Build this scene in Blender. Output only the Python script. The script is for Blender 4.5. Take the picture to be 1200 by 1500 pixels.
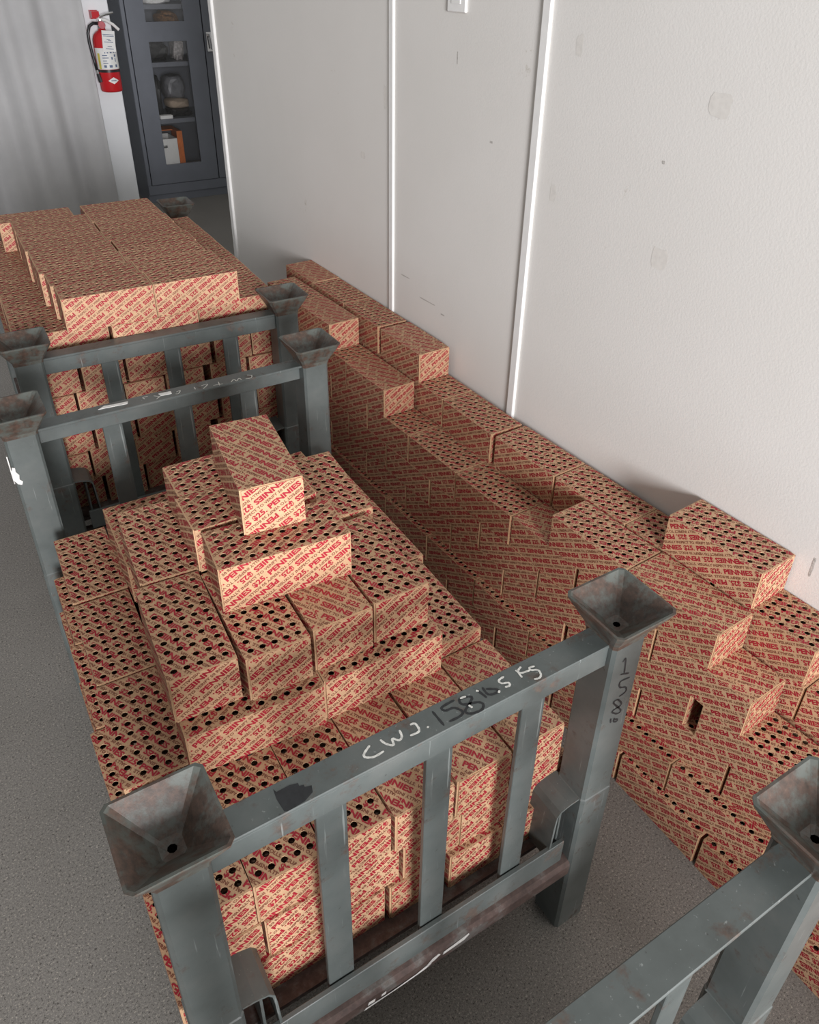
import bpy, bmesh, math, random
from mathutils import Matrix, Vector
for o in list(bpy.data.objects): bpy.data.objects.remove(o)
scene = bpy.context.scene
C = scene.collection
rnd = random.Random(7)
PI = math.pi

# ------------------------------------------------------------------ camera
cam_d = bpy.data.cameras.new('camera'); cam = bpy.data.objects.new('camera', cam_d); C.objects.link(cam)
yaw, pitch, roll = 0.5589, 0.5567, 0.0165
fwd = Vector((math.sin(yaw)*math.cos(pitch), math.cos(yaw)*math.cos(pitch), -math.sin(pitch)))
right = Vector((math.cos(yaw), -math.sin(yaw), 0)); up = right.cross(fwd)
r2 = math.cos(roll)*right + math.sin(roll)*up; u2 = -math.sin(roll)*right + math.cos(roll)*up
M = Matrix((r2, u2, -fwd)).transposed().to_4x4(); M.translation = Vector((-0.04585, -0.53963, 1.56737))
cam.matrix_world = M
cam_d.sensor_fit = 'HORIZONTAL'; cam_d.sensor_width = 36.0
cam_d.lens = 1147.24/1200*36.0; cam_d.shift_y = -99.4/1200; cam_d.clip_start = 0.02; cam_d.clip_end = 60
scene.camera = cam

# ------------------------------------------------------------------ world and light
world = bpy.data.worlds.new('world'); scene.world = world; world.use_nodes = True
bg = world.node_tree.nodes['Background']
bg.inputs[0].default_value = (1.0, 0.985, 0.96, 1); bg.inputs[1].default_value = 0.36

def area(name, loc, direction, sx, sy, power, col):
    d = bpy.data.lights.new(name, 'AREA'); d.shape = 'RECTANGLE'; d.size = sx; d.size_y = sy
    d.energy = power; d.color = col
    o = bpy.data.objects.new(name, d); C.objects.link(o); o.location = loc
    o.rotation_euler = Vector(direction).to_track_quat('-Z', 'Z').to_euler()
    return o
# open doorway behind the photographer, to the left
area('doorway_daylight_offscreen', (-0.62, -4.30, 1.60), (0.36, 0.93, -0.10), 1.3, 1.6, 415, (0.99, 0.975, 1.0))

vs = scene.view_settings
vs.view_transform = 'Standard'; vs.look = 'None'; vs.gamma = 1.0; vs.use_curve_mapping = False
vs.exposure = 0.0

# ------------------------------------------------------------------ materials
def mat(name, rough=0.6, metal=0.0):
    m = bpy.data.materials.new(name); m.use_nodes = True
    nt = m.node_tree; b = nt.nodes['Principled BSDF']
    b.inputs['Roughness'].default_value = rough; b.inputs['Metallic'].default_value = metal
    return m, nt, b
def noise(nt, scale, detail=4, rough=0.55, coord='Object', vec=None):
    n = nt.nodes.new('ShaderNodeTexNoise'); n.inputs['Scale'].default_value = scale
    n.inputs['Detail'].default_value = detail; n.inputs['Roughness'].default_value = rough
    if vec is None:
        tc = nt.nodes.new('ShaderNodeTexCoord'); vec = tc.outputs[coord]
    nt.links.new(vec, n.inputs['Vector']); return n
def ramp(nt, fac, stops):
    r = nt.nodes.new('ShaderNodeValToRGB'); e = r.color_ramp.elements
    while len(e) < len(stops): e.new(0.5)
    for el, (p, c) in zip(e, stops): el.position = p; el.color = (*c, 1) if len(c) == 3 else c
    nt.links.new(fac, r.inputs[0]); return r
def mix(nt, fac, a, b, mode='MIX'):
    n = nt.nodes.new('ShaderNodeMix'); n.data_type = 'RGBA'; n.blend_type = mode
    for s, v in ((0, fac), (6, a), (7, b)):
        if hasattr(v, 'links') or hasattr(v, 'is_output'): nt.links.new(v, n.inputs[s])
        elif isinstance(v, (int, float)): n.inputs[s].default_value = v
        else: n.inputs[s].default_value = (*v, 1)
    return n.outputs[2]
def bump(nt, b, h, strength, dist=0.002):
    n = nt.nodes.new('ShaderNodeBump'); n.inputs['Strength'].default_value = strength; n.inputs['Distance'].default_value = dist
    nt.links.new(h, n.inputs['Height']); nt.links.new(n.outputs[0], b.inputs['Normal'])
def simple(name, col, rough=0.6, metal=0.0, var=0.12, scale=30):
    m, nt, b = mat(name, rough, metal)
    n = noise(nt, scale)
    c = ramp(nt, n.outputs[0], [(0.3, tuple(x*(1-var) for x in col)), (0.7, tuple(min(1, x*(1+var)) for x in col))])
    nt.links.new(c.outputs[0], b.inputs['Base Color']); return m

def kraft_material(name, col):
    m, nt, b = mat(name, 0.62)
    oi = nt.nodes.new('ShaderNodeObjectInfo')
    tc = nt.nodes.new('ShaderNodeTexCoord')
    n = noise(nt, 45, 5, 0.6, vec=tc.outputs['Object'])
    f = noise(nt, 700, 2, 0.6, vec=tc.outputs['Object'])
    c1 = ramp(nt, n.outputs[0], [(0.3, tuple(x*0.90 for x in col)), (0.7, tuple(x*1.08 for x in col))])
    c2 = ramp(nt, f.outputs[0], [(0.35, (0.86, 0.86, 0.86)), (0.65, (1.06, 1.06, 1.06))])
    cc = mix(nt, 1.0, c1.outputs[0], c2.outputs[0], 'MULTIPLY')
    c3 = ramp(nt, oi.outputs['Random'], [(0.0, (0.90, 0.88, 0.87)), (1.0, (1.07, 1.06, 1.08))])
    cc = mix(nt, 1.0, cc, c3.outputs[0], 'MULTIPLY')
    nt.links.new(cc, b.inputs['Base Color']); b.inputs['Specular IOR Level'].default_value = 0.35
    bump(nt, b, f.outputs[0], 0.15, 0.0005)
    return m
MK = kraft_material('kraft_board', (0.56, 0.36, 0.210))
MR = simple('red_print', (0.34, 0.012, 0.027), 0.55, 0, 0.1, 60)
MS = simple('small_print', (0.19, 0.055, 0.030), 0.6, 0, 0.1, 60)
ME = simple('board_edge', (0.62, 0.36, 0.26), 0.8, 0, 0.25, 300)
MIN = simple('carton_inside', (0.50, 0.32, 0.19), 0.8)
MC = simple('coin_copper', (0.105, 0.055, 0.036), 0.45, 0.5, 0.4, 200)
MP = simple('roll_paper_glint', (0.55, 0.43, 0.36), 0.6, 0, 0.2, 200)  # pale roll paper, also used for painted glints in the holes

def steel_material():
    m, nt, b = mat('painted_steel', 0.42)
    tc = nt.nodes.new('ShaderNodeTexCoord'); v = tc.outputs['Object']
    n = noise(nt, 9, 6, 0.6, vec=v); f = noise(nt, 90, 5, 0.65, vec=v); r = noise(nt, 14, 8, 0.7, vec=v)
    base = ramp(nt, n.outputs[0], [(0.3, (0.070, 0.080, 0.076)), (0.5, (0.098, 0.113, 0.109)), (0.7, (0.128, 0.138, 0.131))])
    spk = ramp(nt, f.outputs[0], [(0.27, (0.5, 0.46, 0.44)), (0.34, (1, 1, 1)), (0.70, (1, 1, 1)), (0.78, (1.3, 1.3, 1.28))])
    c = mix(nt, 1.0, base.outputs[0], spk.outputs[0], 'MULTIPLY')
    rf = ramp(nt, r.outputs[0], [(0.57, (0, 0, 0)), (0.66, (0.7, 0.7, 0.7))])
    rc = ramp(nt, f.outputs[0], [(0.35, (0.055, 0.032, 0.024)), (0.65, (0.13, 0.075, 0.050))])
    c = mix(nt, rf.outputs[0], c, rc.outputs[0])
    # scratches: stretched noise
    mp = nt.nodes.new('ShaderNodeMapping'); mp.inputs['Scale'].default_value = (160, 160, 7); mp.inputs['Rotation'].default_value = (0.5, 0.35, 0)
    nt.links.new(v, mp.inputs[0]); s = noise(nt, 1.0, 3, 0.6, vec=mp.outputs[0])
    sf = ramp(nt, s.outputs[0], [(0.66, (0, 0, 0)), (0.73, (0.5, 0.5, 0.5))])
    c = mix(nt, sf.outputs[0], c, (0.34, 0.37, 0.36))
    nt.links.new(c, b.inputs['Base Color'])
    rr = ramp(nt, rf.outputs[0], [(0, (0.36,)*3), (1, (0.8,)*3)]); nt.links.new(rr.outputs[0], b.inputs['Roughness'])
    bump(nt, b, f.outputs[0], 0.12, 0.001)
    return m
MST = steel_material()
def rust_material():
    m, nt, b = mat('rusty_steel', 0.6)
    n = noise(nt, 22, 8, 0.7); f = noise(nt, 120, 4, 0.6)
    c = ramp(nt, n.outputs[0], [(0.3, (0.050, 0.034, 0.030)), (0.5, (0.10, 0.066, 0.056)), (0.62, (0.15, 0.145, 0.135)), (0.75, (0.12, 0.07, 0.05))])
    k = ramp(nt, f.outputs[0], [(0.3, (0.7,)*3), (0.7, (1.15,)*3)])
    nt.links.new(mix(nt, 1.0, c.outputs[0], k.outputs[0], 'MULTIPLY'), b.inputs['Base Color'])
    bump(nt, b, f.outputs[0], 0.3, 0.001); return m
MRU = rust_material()
def cup_material():
    m, nt, b = mat('worn_cup_steel', 0.38)
    tc = nt.nodes.new('ShaderNodeTexCoord'); v = tc.outputs['Object']
    n = noise(nt, 26, 8, 0.7, vec=v); f = noise(nt, 120, 4, 0.7, vec=v); g = noise(nt, 11, 3, 0.6, vec=v)
    base = ramp(nt, g.outputs[0], [(0.3, (0.066, 0.074, 0.064)), (0.7, (0.108, 0.118, 0.106))])
    ru = ramp(nt, n.outputs[0], [(0.42, (0, 0, 0)), (0.55, (0.85,)*3)])
    rc = ramp(nt, f.outputs[0], [(0.3, (0.03, 0.020, 0.015)), (0.7, (0.11, 0.060, 0.042))])
    c = mix(nt, ru.outputs[0], base.outputs[0], rc.outputs[0])
    sp = ramp(nt, f.outputs[0], [(0.72, (0, 0, 0)), (0.80, (0.6,)*3)])
    c = mix(nt, sp.outputs[0], c, (0.45, 0.44, 0.40))
    nt.links.new(c, b.inputs['Base Color']); bump(nt, b, n.outputs[0], 0.25, 0.002); return m
MCU = cup_material()
def wall_material():
    m, nt, b = mat('painted_wall', 0.55)
    tc = nt.nodes.new('ShaderNodeTexCoord'); v = tc.outputs['Object']
    g = noise(nt, 1.3, 4, 0.6, vec=v); f = noise(nt, 210, 3, 0.6, vec=v); s = noise(nt, 6.0, 9, 0.75, vec=v)
    base = ramp(nt, g.outputs[0], [(0.3, (0.72, 0.705, 0.67)), (0.7, (0.77, 0.755, 0.725))])
    sc = ramp(nt, s.outputs[0], [(0.655, (1, 1, 1)), (0.70, (0.80, 0.78, 0.74))])
    nt.links.new(mix(nt, 1.0, base.outputs[0], sc.outputs[0], 'MULTIPLY'), b.inputs['Base Color'])
    bump(nt, b, f.outputs[0], 0.20, 0.0020); return m
MW = wall_material()
def floor_material():
    m, nt, b = mat('polished_concrete', 0.42)
    tc = nt.nodes.new('ShaderNodeTexCoord'); v = tc.outputs['Object']
    g = noise(nt, 1.6, 5, 0.6, vec=v); f = noise(nt, 230, 2, 0.75, vec=v); h = noise(nt, 420, 2, 0.6, vec=v)
    base = ramp(nt, g.outputs[0], [(0.3, (0.205, 0.193, 0.173)), (0.7, (0.262, 0.249, 0.228))])
    sp = ramp(nt, f.outputs[0], [(0.355, (0.30, 0.28, 0.27)), (0.40, (0.92,)*3), (0.60, (1.0,)*3), (0.66, (1.8, 1.75, 1.66))])
    c = mix(nt, 1.0, base.outputs[0], sp.outputs[0], 'MULTIPLY')
    sp2 = ramp(nt, h.outputs[0], [(0.3, (0.66,)*3), (0.7, (1.28,)*3)])
    c = mix(nt, 1.0, c, sp2.outputs[0], 'MULTIPLY')
    nt.links.new(c, b.inputs['Base Color']); bump(nt, b, f.outputs[0], 0.06, 0.001); return m
MF = floor_material()
MTR = simple('white_trim', (0.80, 0.80, 0.78), 0.4, 0, 0.04)
MWH = simple('white_column_paint', (0.80, 0.82, 0.84), 0.5, 0, 0.04, 4)
MCAB = simple('cabinet_grey_enamel', (0.155, 0.168, 0.195), 0.38, 0, 0.06, 8)
MCH = simple('chrome', (0.7, 0.7, 0.7), 0.15, 1.0, 0.05)
MRED = simple('extinguisher_red', (0.52, 0.012, 0.018), 0.28, 0, 0.05)
MBLK = simple('black_plastic', (0.016, 0.017, 0.019), 0.35, 0, 0.2)
MLAB = simple('white_label', (0.78, 0.78, 0.76), 0.5, 0, 0.04)
MBLU = simple('blue_grey_ink', (0.12, 0.16, 0.26), 0.6)
MYEL = simple('yellow_strip', (0.55, 0.48, 0.08), 0.5)
MORG = simple('orange_cardboard', (0.62, 0.16, 0.03), 0.6, 0, 0.15)
MBEI = simple('beige_cloth', (0.42, 0.33, 0.25), 0.9, 0, 0.1)
MGRY = simple('grey_plastic', (0.18, 0.185, 0.20), 0.35, 0, 0.15)
MCLR = simple('pale_plastic_film', (0.50, 0.47, 0.46), 0.2, 0, 0.35, 60)
MTRY = simple('brown_grey_tray', (0.22, 0.18, 0.155), 0.5, 0, 0.15)
MCHK = simple('white_chalk_paint', (0.62, 0.62, 0.58), 0.9, 0, 0.25, 250)
MMRK = simple('black_marker', (0.018, 0.020, 0.022), 0.5, 0, 0.3, 120)
MTAPE = simple('torn_white_paper', (0.72, 0.71, 0.68), 0.8, 0, 0.15, 80)
def curtain_material():
    m, nt, b = mat('grey_curtain_cloth', 0.9)
    n = noise(nt, 5, 5, 0.6); f = noise(nt, 300, 2, 0.6)
    c = ramp(nt, n.outputs[0], [(0.3, (0.47, 0.47, 0.475)), (0.7, (0.53, 0.53, 0.53))])
    nt.links.new(c.outputs[0], b.inputs['Base Color']); bump(nt, b, f.outputs[0], 0.2, 0.001); return m
MCUR = curtain_material()
def glass_material():
    m = bpy.data.materials.new('window_glass'); m.use_nodes = True; nt = m.node_tree
    out = nt.nodes['Material Output']; nt.nodes.remove(nt.nodes['Principled BSDF'])
    t = nt.nodes.new('ShaderNodeBsdfTransparent'); g = nt.nodes.new('ShaderNodeBsdfGlossy'); g.inputs['Roughness'].default_value = 0.03
    mx = nt.nodes.new('ShaderNodeMixShader'); mx.inputs[0].default_value = 0.06
    nt.links.new(t.outputs[0], mx.inputs[1]); nt.links.new(g.outputs[0], mx.inputs[2]); nt.links.new(mx.outputs[0], out.inputs[0]); return m
MGL = glass_material()

# ------------------------------------------------------------------ mesh helpers
def obj(name, mesh, parent=None, loc=None):
    o = bpy.data.objects.new(name, mesh); C.objects.link(o)
    if parent: o.parent = parent
    if loc: o.location = loc
    return o
def tag(o, label, cat, group=None):
    o['label'] = label; o['category'] = cat
    if group: o['group'] = group
    return o
def thing(name, label, cat, loc=(0, 0, 0), rz=0.0, group=None):
    o = bpy.data.objects.new(name, None); C.objects.link(o); o.location = loc; o.rotation_euler = (0, 0, rz)
    o.empty_display_size = 0.05
    return tag(o, label, cat, group)
def struct(o): o['kind'] = 'structure'; return o
def box(bm, x0, x1, y0, y1, z0, z1, mi=0, skip=()):
    v = [bm.verts.new(p) for p in ((x0,y0,z0),(x1,y0,z0),(x1,y1,z0),(x0,y1,z0),(x0,y0,z1),(x1,y0,z1),(x1,y1,z1),(x0,y1,z1))]
    F = {'bottom':(3,2,1,0),'top':(4,5,6,7),'front':(0,1,5,4),'right':(1,2,6,5),'back':(2,3,7,6),'left':(3,0,4,7)}
    out = []
    for k, f in F.items():
        if k in skip: continue
        g = bm.faces.new([v[i] for i in f]); g.material_index = mi; out.append(g)
    return v
def finish(bm, name, mats, bevel=0.0, seg=1, smooth=False):
    if bevel:
        bmesh.ops.bevel(bm, geom=list(bm.edges), offset=bevel, segments=seg, affect='EDGES', profile=0.5, clamp_overlap=True)
    bmesh.ops.recalc_face_normals(bm, faces=list(bm.faces))
    me = bpy.data.meshes.new(name); bm.to_mesh(me); bm.free()
    for m in (mats if isinstance(mats, (list, tuple)) else [mats]): me.materials.append(m)
    if smooth:
        for p in me.polygons: p.use_smooth = True
    return me
def boxmesh(name, x0, x1, y0, y1, z0, z1, m, bevel=0.0, seg=1):
    bm = bmesh.new(); box(bm, x0, x1, y0, y1, z0, z1); return finish(bm, name, m, bevel, seg)
def cyl(bm, c0, c1, r0, r1, n=16, mi=0, cap=True):
    c0, c1 = Vector(c0), Vector(c1); d = (c1-c0).normalized()
    a = d.orthogonal().normalized(); b = d.cross(a)
    A = [bm.verts.new(c0+r0*(math.cos(2*PI*i/n)*a+math.sin(2*PI*i/n)*b)) for i in range(n)]
    B = [bm.verts.new(c1+r1*(math.cos(2*PI*i/n)*a+math.sin(2*PI*i/n)*b)) for i in range(n)]
    for i in range(n):
        f = bm.faces.new((A[i], A[(i+1)%n], B[(i+1)%n], B[i])); f.material_index = mi
    if cap:
        bm.faces.new(A[::-1]).material_index = mi; bm.faces.new(B).material_index = mi
def tube(bm, pts, r, n=8, mi=0):
    pts = [Vector(p) for p in pts]; rings = []
    for i, p in enumerate(pts):
        d = (pts[min(i+1, len(pts)-1)]-pts[max(i-1, 0)]).normalized()
        ref = Vector((0, 1, 0)) if abs(d.y) < 0.9 else Vector((1, 0, 0))
        a = d.cross(ref).normalized(); b = d.cross(a)
        rings.append([bm.verts.new(p+r*(math.cos(2*PI*k/n)*a+math.sin(2*PI*k/n)*b)) for k in range(n)])
    for q in range(len(rings)-1):
        for k in range(n):
            bm.faces.new((rings[q][k], rings[q][(k+1)%n], rings[q+1][(k+1)%n], rings[q+1][k])).material_index = mi
    bm.faces.new(rings[0][::-1]).material_index = mi; bm.faces.new(rings[-1]).material_index = mi
def lathe(bm, prof, cx, cy, n=24, mi=0):
    rings = [[bm.verts.new((cx+r*math.cos(2*PI*k/n), cy+r*math.sin(2*PI*k/n), z)) for k in range(n)] for r, z in prof]
    for q in range(len(rings)-1):
        for k in range(n):
            bm.faces.new((rings[q][k], rings[q][(k+1)%n], rings[q+1][(k+1)%n], rings[q+1][k])).material_index = mi
    bm.faces.new(rings[0][::-1]).material_index = mi; bm.faces.new(rings[-1]).material_index = mi

# ------------------------------------------------------------------ room
S = lambda y: 1.205-0.036*y            # face of the partition wall
bm = bmesh.new(); box(bm, -7, 5, -4.5, 8, -0.06, 0); struct(obj('floor', finish(bm, 'floor', MF)))
def wall_prism(y0, y1, z0, z1, off0, off1, m, name, bevel=0.0):
    bm = bmesh.new()
    P = [(S(y0)+off0, y0), (S(y0)+off1, y0), (S(y1)+off1, y1), (S(y1)+off0, y1)]
    a = [bm.verts.new((x, y, z0)) for x, y in P]; b = [bm.verts.new((x, y, z1)) for x, y in P]
    bm.faces.new(a[::-1]); bm.faces.new(b)
    for i in range(4): bm.faces.new((a[i], a[(i+1)%4], b[(i+1)%4], b[i]))
    return finish(bm, name, m, bevel)
struct(obj('wall_right', wall_prism(-4.4, 2.775, 0, 3.0, 0.0, 0.12, MW, 'wall_right')))
struct(obj('trim_1', wall_prism(1.482, 1.503, 0, 3.0, -0.007, 0.004, MTR, 'trim_1', 0.0015)))
struct(obj('trim_2', wall_prism(0.878, 0.902, 0, 3.0, -0.008, 0.004, MTR, 'trim_2', 0.0015)))
struct(obj('trim_3', wall_prism(2.765, 2.795, 0, 3.0, -0.010, 0.130, MTR, 'trim_3', 0.002)))
bm = bmesh.new(); box(bm, -7, 5, 6.0, 6.1, 0, 3.0); struct(obj('wall_back', finish(bm, 'wall_back', MWH)))
bm = bmesh.new(); box(bm, 0.985, 1.16, 4.70, 4.98, 0, 3.0); struct(obj('wall_column', finish(bm, 'wall_column', MWH, 0.004)))

MPT = simple('old_paint_patch', (0.69, 0.67, 0.63), 0.7, 0, 0.06, 90)
MSC = simple('scuff_mark', (0.48, 0.46, 0.43), 0.7, 0, 0.3, 200)
WR = bpy.data.objects['wall_right']
def wall_mark(y0, z0, w, h, m, seed, name):
    rr = random.Random(seed); bm = bmesh.new(); n = 14; P = []
    for i in range(n):
        a = 2*PI*i/n; k = rr.uniform(0.75, 1.0)/max(abs(math.cos(a)), abs(math.sin(a)))
        y = y0+w/2*k*math.cos(a); P.append(bm.verts.new((S(y)-0.0004, y, z0+h/2*k*math.sin(a))))
    bm.faces.new(P); obj(name, finish(bm, name, m), WR)
for i, (y, z, w, h) in enumerate(((0.430, 1.355, 0.050, 0.045), (1.53, 1.23, 0.018, 0.07), (0.79, 1.42, 0.020, 0.045), (0.82, 1.12, 0.022, 0.04), (0.50, 1.06, 0.045, 0.05), (1.66, 1.05, 0.03, 0.02))): wall_mark(y, z, w, h, MPT, i, 'paint_patch')
for i, (y, z, w, h) in enumerate(((1.42, 0.74, 0.05, 0.004), (1.30, 0.70, 0.09, 0.004), (1.22, 0.685, 0.02, 0.005), (0.53, 1.24, 0.008, 0.007), (1.20, 1.36, 0.004, 0.03), (0.02, 0.60, 0.006, 0.05), (-0.03, 0.59, 0.005, 0.04), (1.05, 1.19, 0.012, 0.006))): wall_mark(y, z, w, h, MSC, 20+i, 'scuff_mark')

# wall outlet plate
t = thing('wall_outlet', 'small white outlet plate high on the panelled wall between the trims', 'outlet', (S(1.205)-0.001, 1.205, 1.515), PI/2+0.036)
obj('cover_plate', boxmesh('cover_plate', -0.036, 0.036, -0.002, 0.006, -0.058, 0.058, MTR, 0.002), t)
for dz in (-0.026, 0.026):
    bm = bmesh.new(); xs_ = (-0.017, -0.0085, -0.0055, 0.0055, 0.0085, 0.017)
    for a in (0, 2, 4): box(bm, xs_[a], xs_[a+1], 0.005, 0.008, -0.014+dz, 0.014+dz)
    for a in (1, 3): box(bm, xs_[a], xs_[a+1], 0.005, 0.008, -0.014+dz, -0.004+dz); box(bm, xs_[a], xs_[a+1], 0.005, 0.008, 0.007+dz, 0.014+dz)
    so = obj('socket', finish(bm, 'socket', MLAB), t)
    bm = bmesh.new()
    for dx in (-0.007, 0.007): box(bm, dx-0.0012, dx+0.0012, 0.0055, 0.0062, dz-0.003, dz+0.006)
    obj('contacts', finish(bm, 'contacts', MCH), so)

# curtain
bm = bmesh.new(); nx, nz = 150, 14; g = []
for i in range(nx+1):
    x = -1.9+(2.93)*i/nx; col = []
    for j in range(nz+1):
        z = 0.02+3.0*j/nz; k = 0.55+0.45*(1-j/nz)
        y = 4.72+0.045*k*math.sin(x*17+0.8*math.sin(x*5))+0.02*math.sin(x*39+z*0.6)+0.012*math.sin(z*2+x*9)
        col.append(bm.verts.new((x+0.02*math.sin(z*1.3+x*3), y-0.02, z)))
    g.append(col)
for i in range(nx):
    for j in range(nz): bm.faces.new((g[i][j], g[i+1][j], g[i+1][j+1], g[i][j+1]))
me = finish(bm, 'curtain_cloth', MCUR, smooth=True)
cu = thing('curtain', 'tall light grey cloth curtain hanging in folds beside the white column', 'curtain')
co = obj('cloth', me, cu); md = co.modifiers.new('thick', 'SOLIDIFY'); md.thickness = 0.004
bm = bmesh.new(); cyl(bm, (-1.95, 4.70, 3.03), (1.04, 4.70, 3.03), 0.014, 0.014, 12); obj('curtain_rod', finish(bm, 'curtain_rod', MCH), cu)

# ------------------------------------------------------------------ printed lettering sheet (flat print on the cartons)
def text_mesh(body, size, offset=0.0, sx=1.0, spacing=1.0):
    cu_ = bpy.data.curves.new('t', 'FONT'); cu_.body = body; cu_.size = size; cu_.offset = offset
    cu_.resolution_u = 2; cu_.space_character = spacing; cu_.fill_mode = 'FRONT'
    o = bpy.data.objects.new('t', cu_); C.objects.link(o); bpy.context.view_layer.update()
    me = bpy.data.meshes.new_from_object(o.evaluated_get(bpy.context.evaluated_depsgraph_get()))
    vs_ = [(v.co.x*sx, v.co.y) for v in me.vertices]; fs = [tuple(p.vertices) for p in me.polygons]
    bpy.data.objects.remove(o); bpy.data.curves.remove(cu_); bpy.data.meshes.remove(me)
    return vs_, fs
def row_unit(body, cap, cycle, offset):
    vs_, fs = text_mesh(body, 1.0, offset)
    ys = [y for x, y in vs_]; xs = [x for x, y in vs_]
    y0, h = min(ys), max(ys)-min(ys); w = max(xs)-min(xs)
    gap = 0.055 if len(body) < 20 else 0.02
    kx = cycle*(1-gap)/w; ky = cap/h
    return [((x-min(xs))*kx, (y-y0)*ky-cap/2) for x, y in vs_], fs
def word(body, cap, width, offset, x0):
    vs_, fs = text_mesh(body, 1.0, offset)
    cs = text_mesh('E', 1.0, offset)[0]; y0 = min(y for x, y in cs); h = max(y for x, y in cs)-y0
    a, b = min(x for x, y in vs_), max(x for x, y in vs_)
    return [(x0+(x-a)*width/(b-a), (y-y0)*cap/h-cap/2) for x, y in vs_], fs
W1 = word('PENNIES', 0.0104, 0.0640, 0.042, 0.0); W2 = word('$25.', 0.0104, 0.0265, 0.034, 0.0690)
MAIN = (W1[0]+W2[0], W1[1]+[tuple(i+len(W1[0]) for i in f) for f in W2[1]])
SMALL = row_unit('VISUALLY INSPECT TO VERIFY 50 ROLLS.', 0.0056, 0.150, 0.026)
ANG = math.radians(32); CA, SA = math.cos(ANG), math.sin(ANG)
SHEET = []                              # (polygon points, material index)
HALF = 0.24; PITCH = 0.0114
k = -int(HALF/PITCH)
for k in range(-int(HALF/PITCH), int(HALF/PITCH)+1):
    main = (k % 2 == 0); V, F = MAIN if main else SMALL
    cyc = 0.101 if main else 0.150; flip = (k//2) % 2 == 1
    ph = ((k*0.377) % 1.0)*cyc
    n = int(2*HALF/cyc)+2
    for r in range(n):
        x0 = -HALF-ph+r*cyc
        P = [((x+x0), y) for x, y in V]
        if flip: P = [(-x, -y) for x, y in P]
        P = [(x*CA-(y+k*PITCH)*SA, x*SA+(y+k*PITCH)*CA) for x, y in P]
        for f in F: SHEET.append(([P[i] for i in f], 1 if main else 2))
def print_on(bm, origin, u, v, w, h, shift, holes=None):
    """adds the print clipped to the w x h rectangle centred at origin (axes u, v) to bm"""
    b2 = bmesh.new(); sx, sy = shift; m = 0.0004; X, Y = w/2-m, h/2-m
    for P, mi in SHEET:
        Q = [(x+sx, y+sy) for x, y in P]
        if max(q[0] for q in Q) < -X or min(q[0] for q in Q) > X or max(q[1] for q in Q) < -Y or min(q[1] for q in Q) > Y: continue
        f = b2.faces.new([b2.verts.new((x, y, 0)) for x, y in Q]); f.material_index = mi
    for co_, no in (((X,0,0),(1,0,0)), ((-X,0,0),(-1,0,0)), ((0,Y,0),(0,1,0)), ((0,-Y,0),(0,-1,0))):
        bmesh.ops.bisect_plane(b2, geom=list(b2.verts)+list(b2.edges)+list(b2.faces), plane_co=co_, plane_no=no, clear_outer=True)
    if holes:
        for hx, hy, hr in holes:
            fs = []
            for f in b2.faces:
                xs = [q.co.x for q in f.verts]; ys = [q.co.y for q in f.verts]
                if min(xs) < hx+hr and max(xs) > hx-hr and min(ys) < hy+hr and max(ys) > hy-hr: fs.append(f)
            if not fs: continue
            inside = set(fs)
            for a in range(8):
                an = 2*PI*(a+0.5)/8; no = (math.cos(an), math.sin(an), 0)
                geom = set(inside)
                for f in inside: geom.update(f.verts); geom.update(f.edges)
                res = bmesh.ops.bisect_plane(b2, geom=list(geom), plane_co=(hx+no[0]*hr*0.93, hy+no[1]*hr*0.93, 0), plane_no=no)
                nf = [e for e in res['geom'] if isinstance(e, bmesh.types.BMFace)]
                keep = set()
                for f in set(nf) | inside:
                    if not f.is_valid: continue
                    c = f.calc_center_median()
                    if (c.x-hx)*no[0]+(c.y-hy)*no[1] < hr*0.93: keep.add(f)
                inside = keep
            bmesh.ops.delete(b2, geom=[f for f in inside if f.is_valid], context='FACES')
    o, u, v = Vector(origin), Vector(u), Vector(v); nrm = u.cross(v)
    mp = {}
    for f in b2.faces:
        try:
            g = bm.faces.new([mp.setdefault(q.index if False else q, bm.verts.new(o+u*q.co.x+v*q.co.y+nrm*0.0003)) if q not in mp else mp[q] for q in f.verts])
            g.material_index = f.material_index
        except ValueError: pass
    b2.free()

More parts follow.
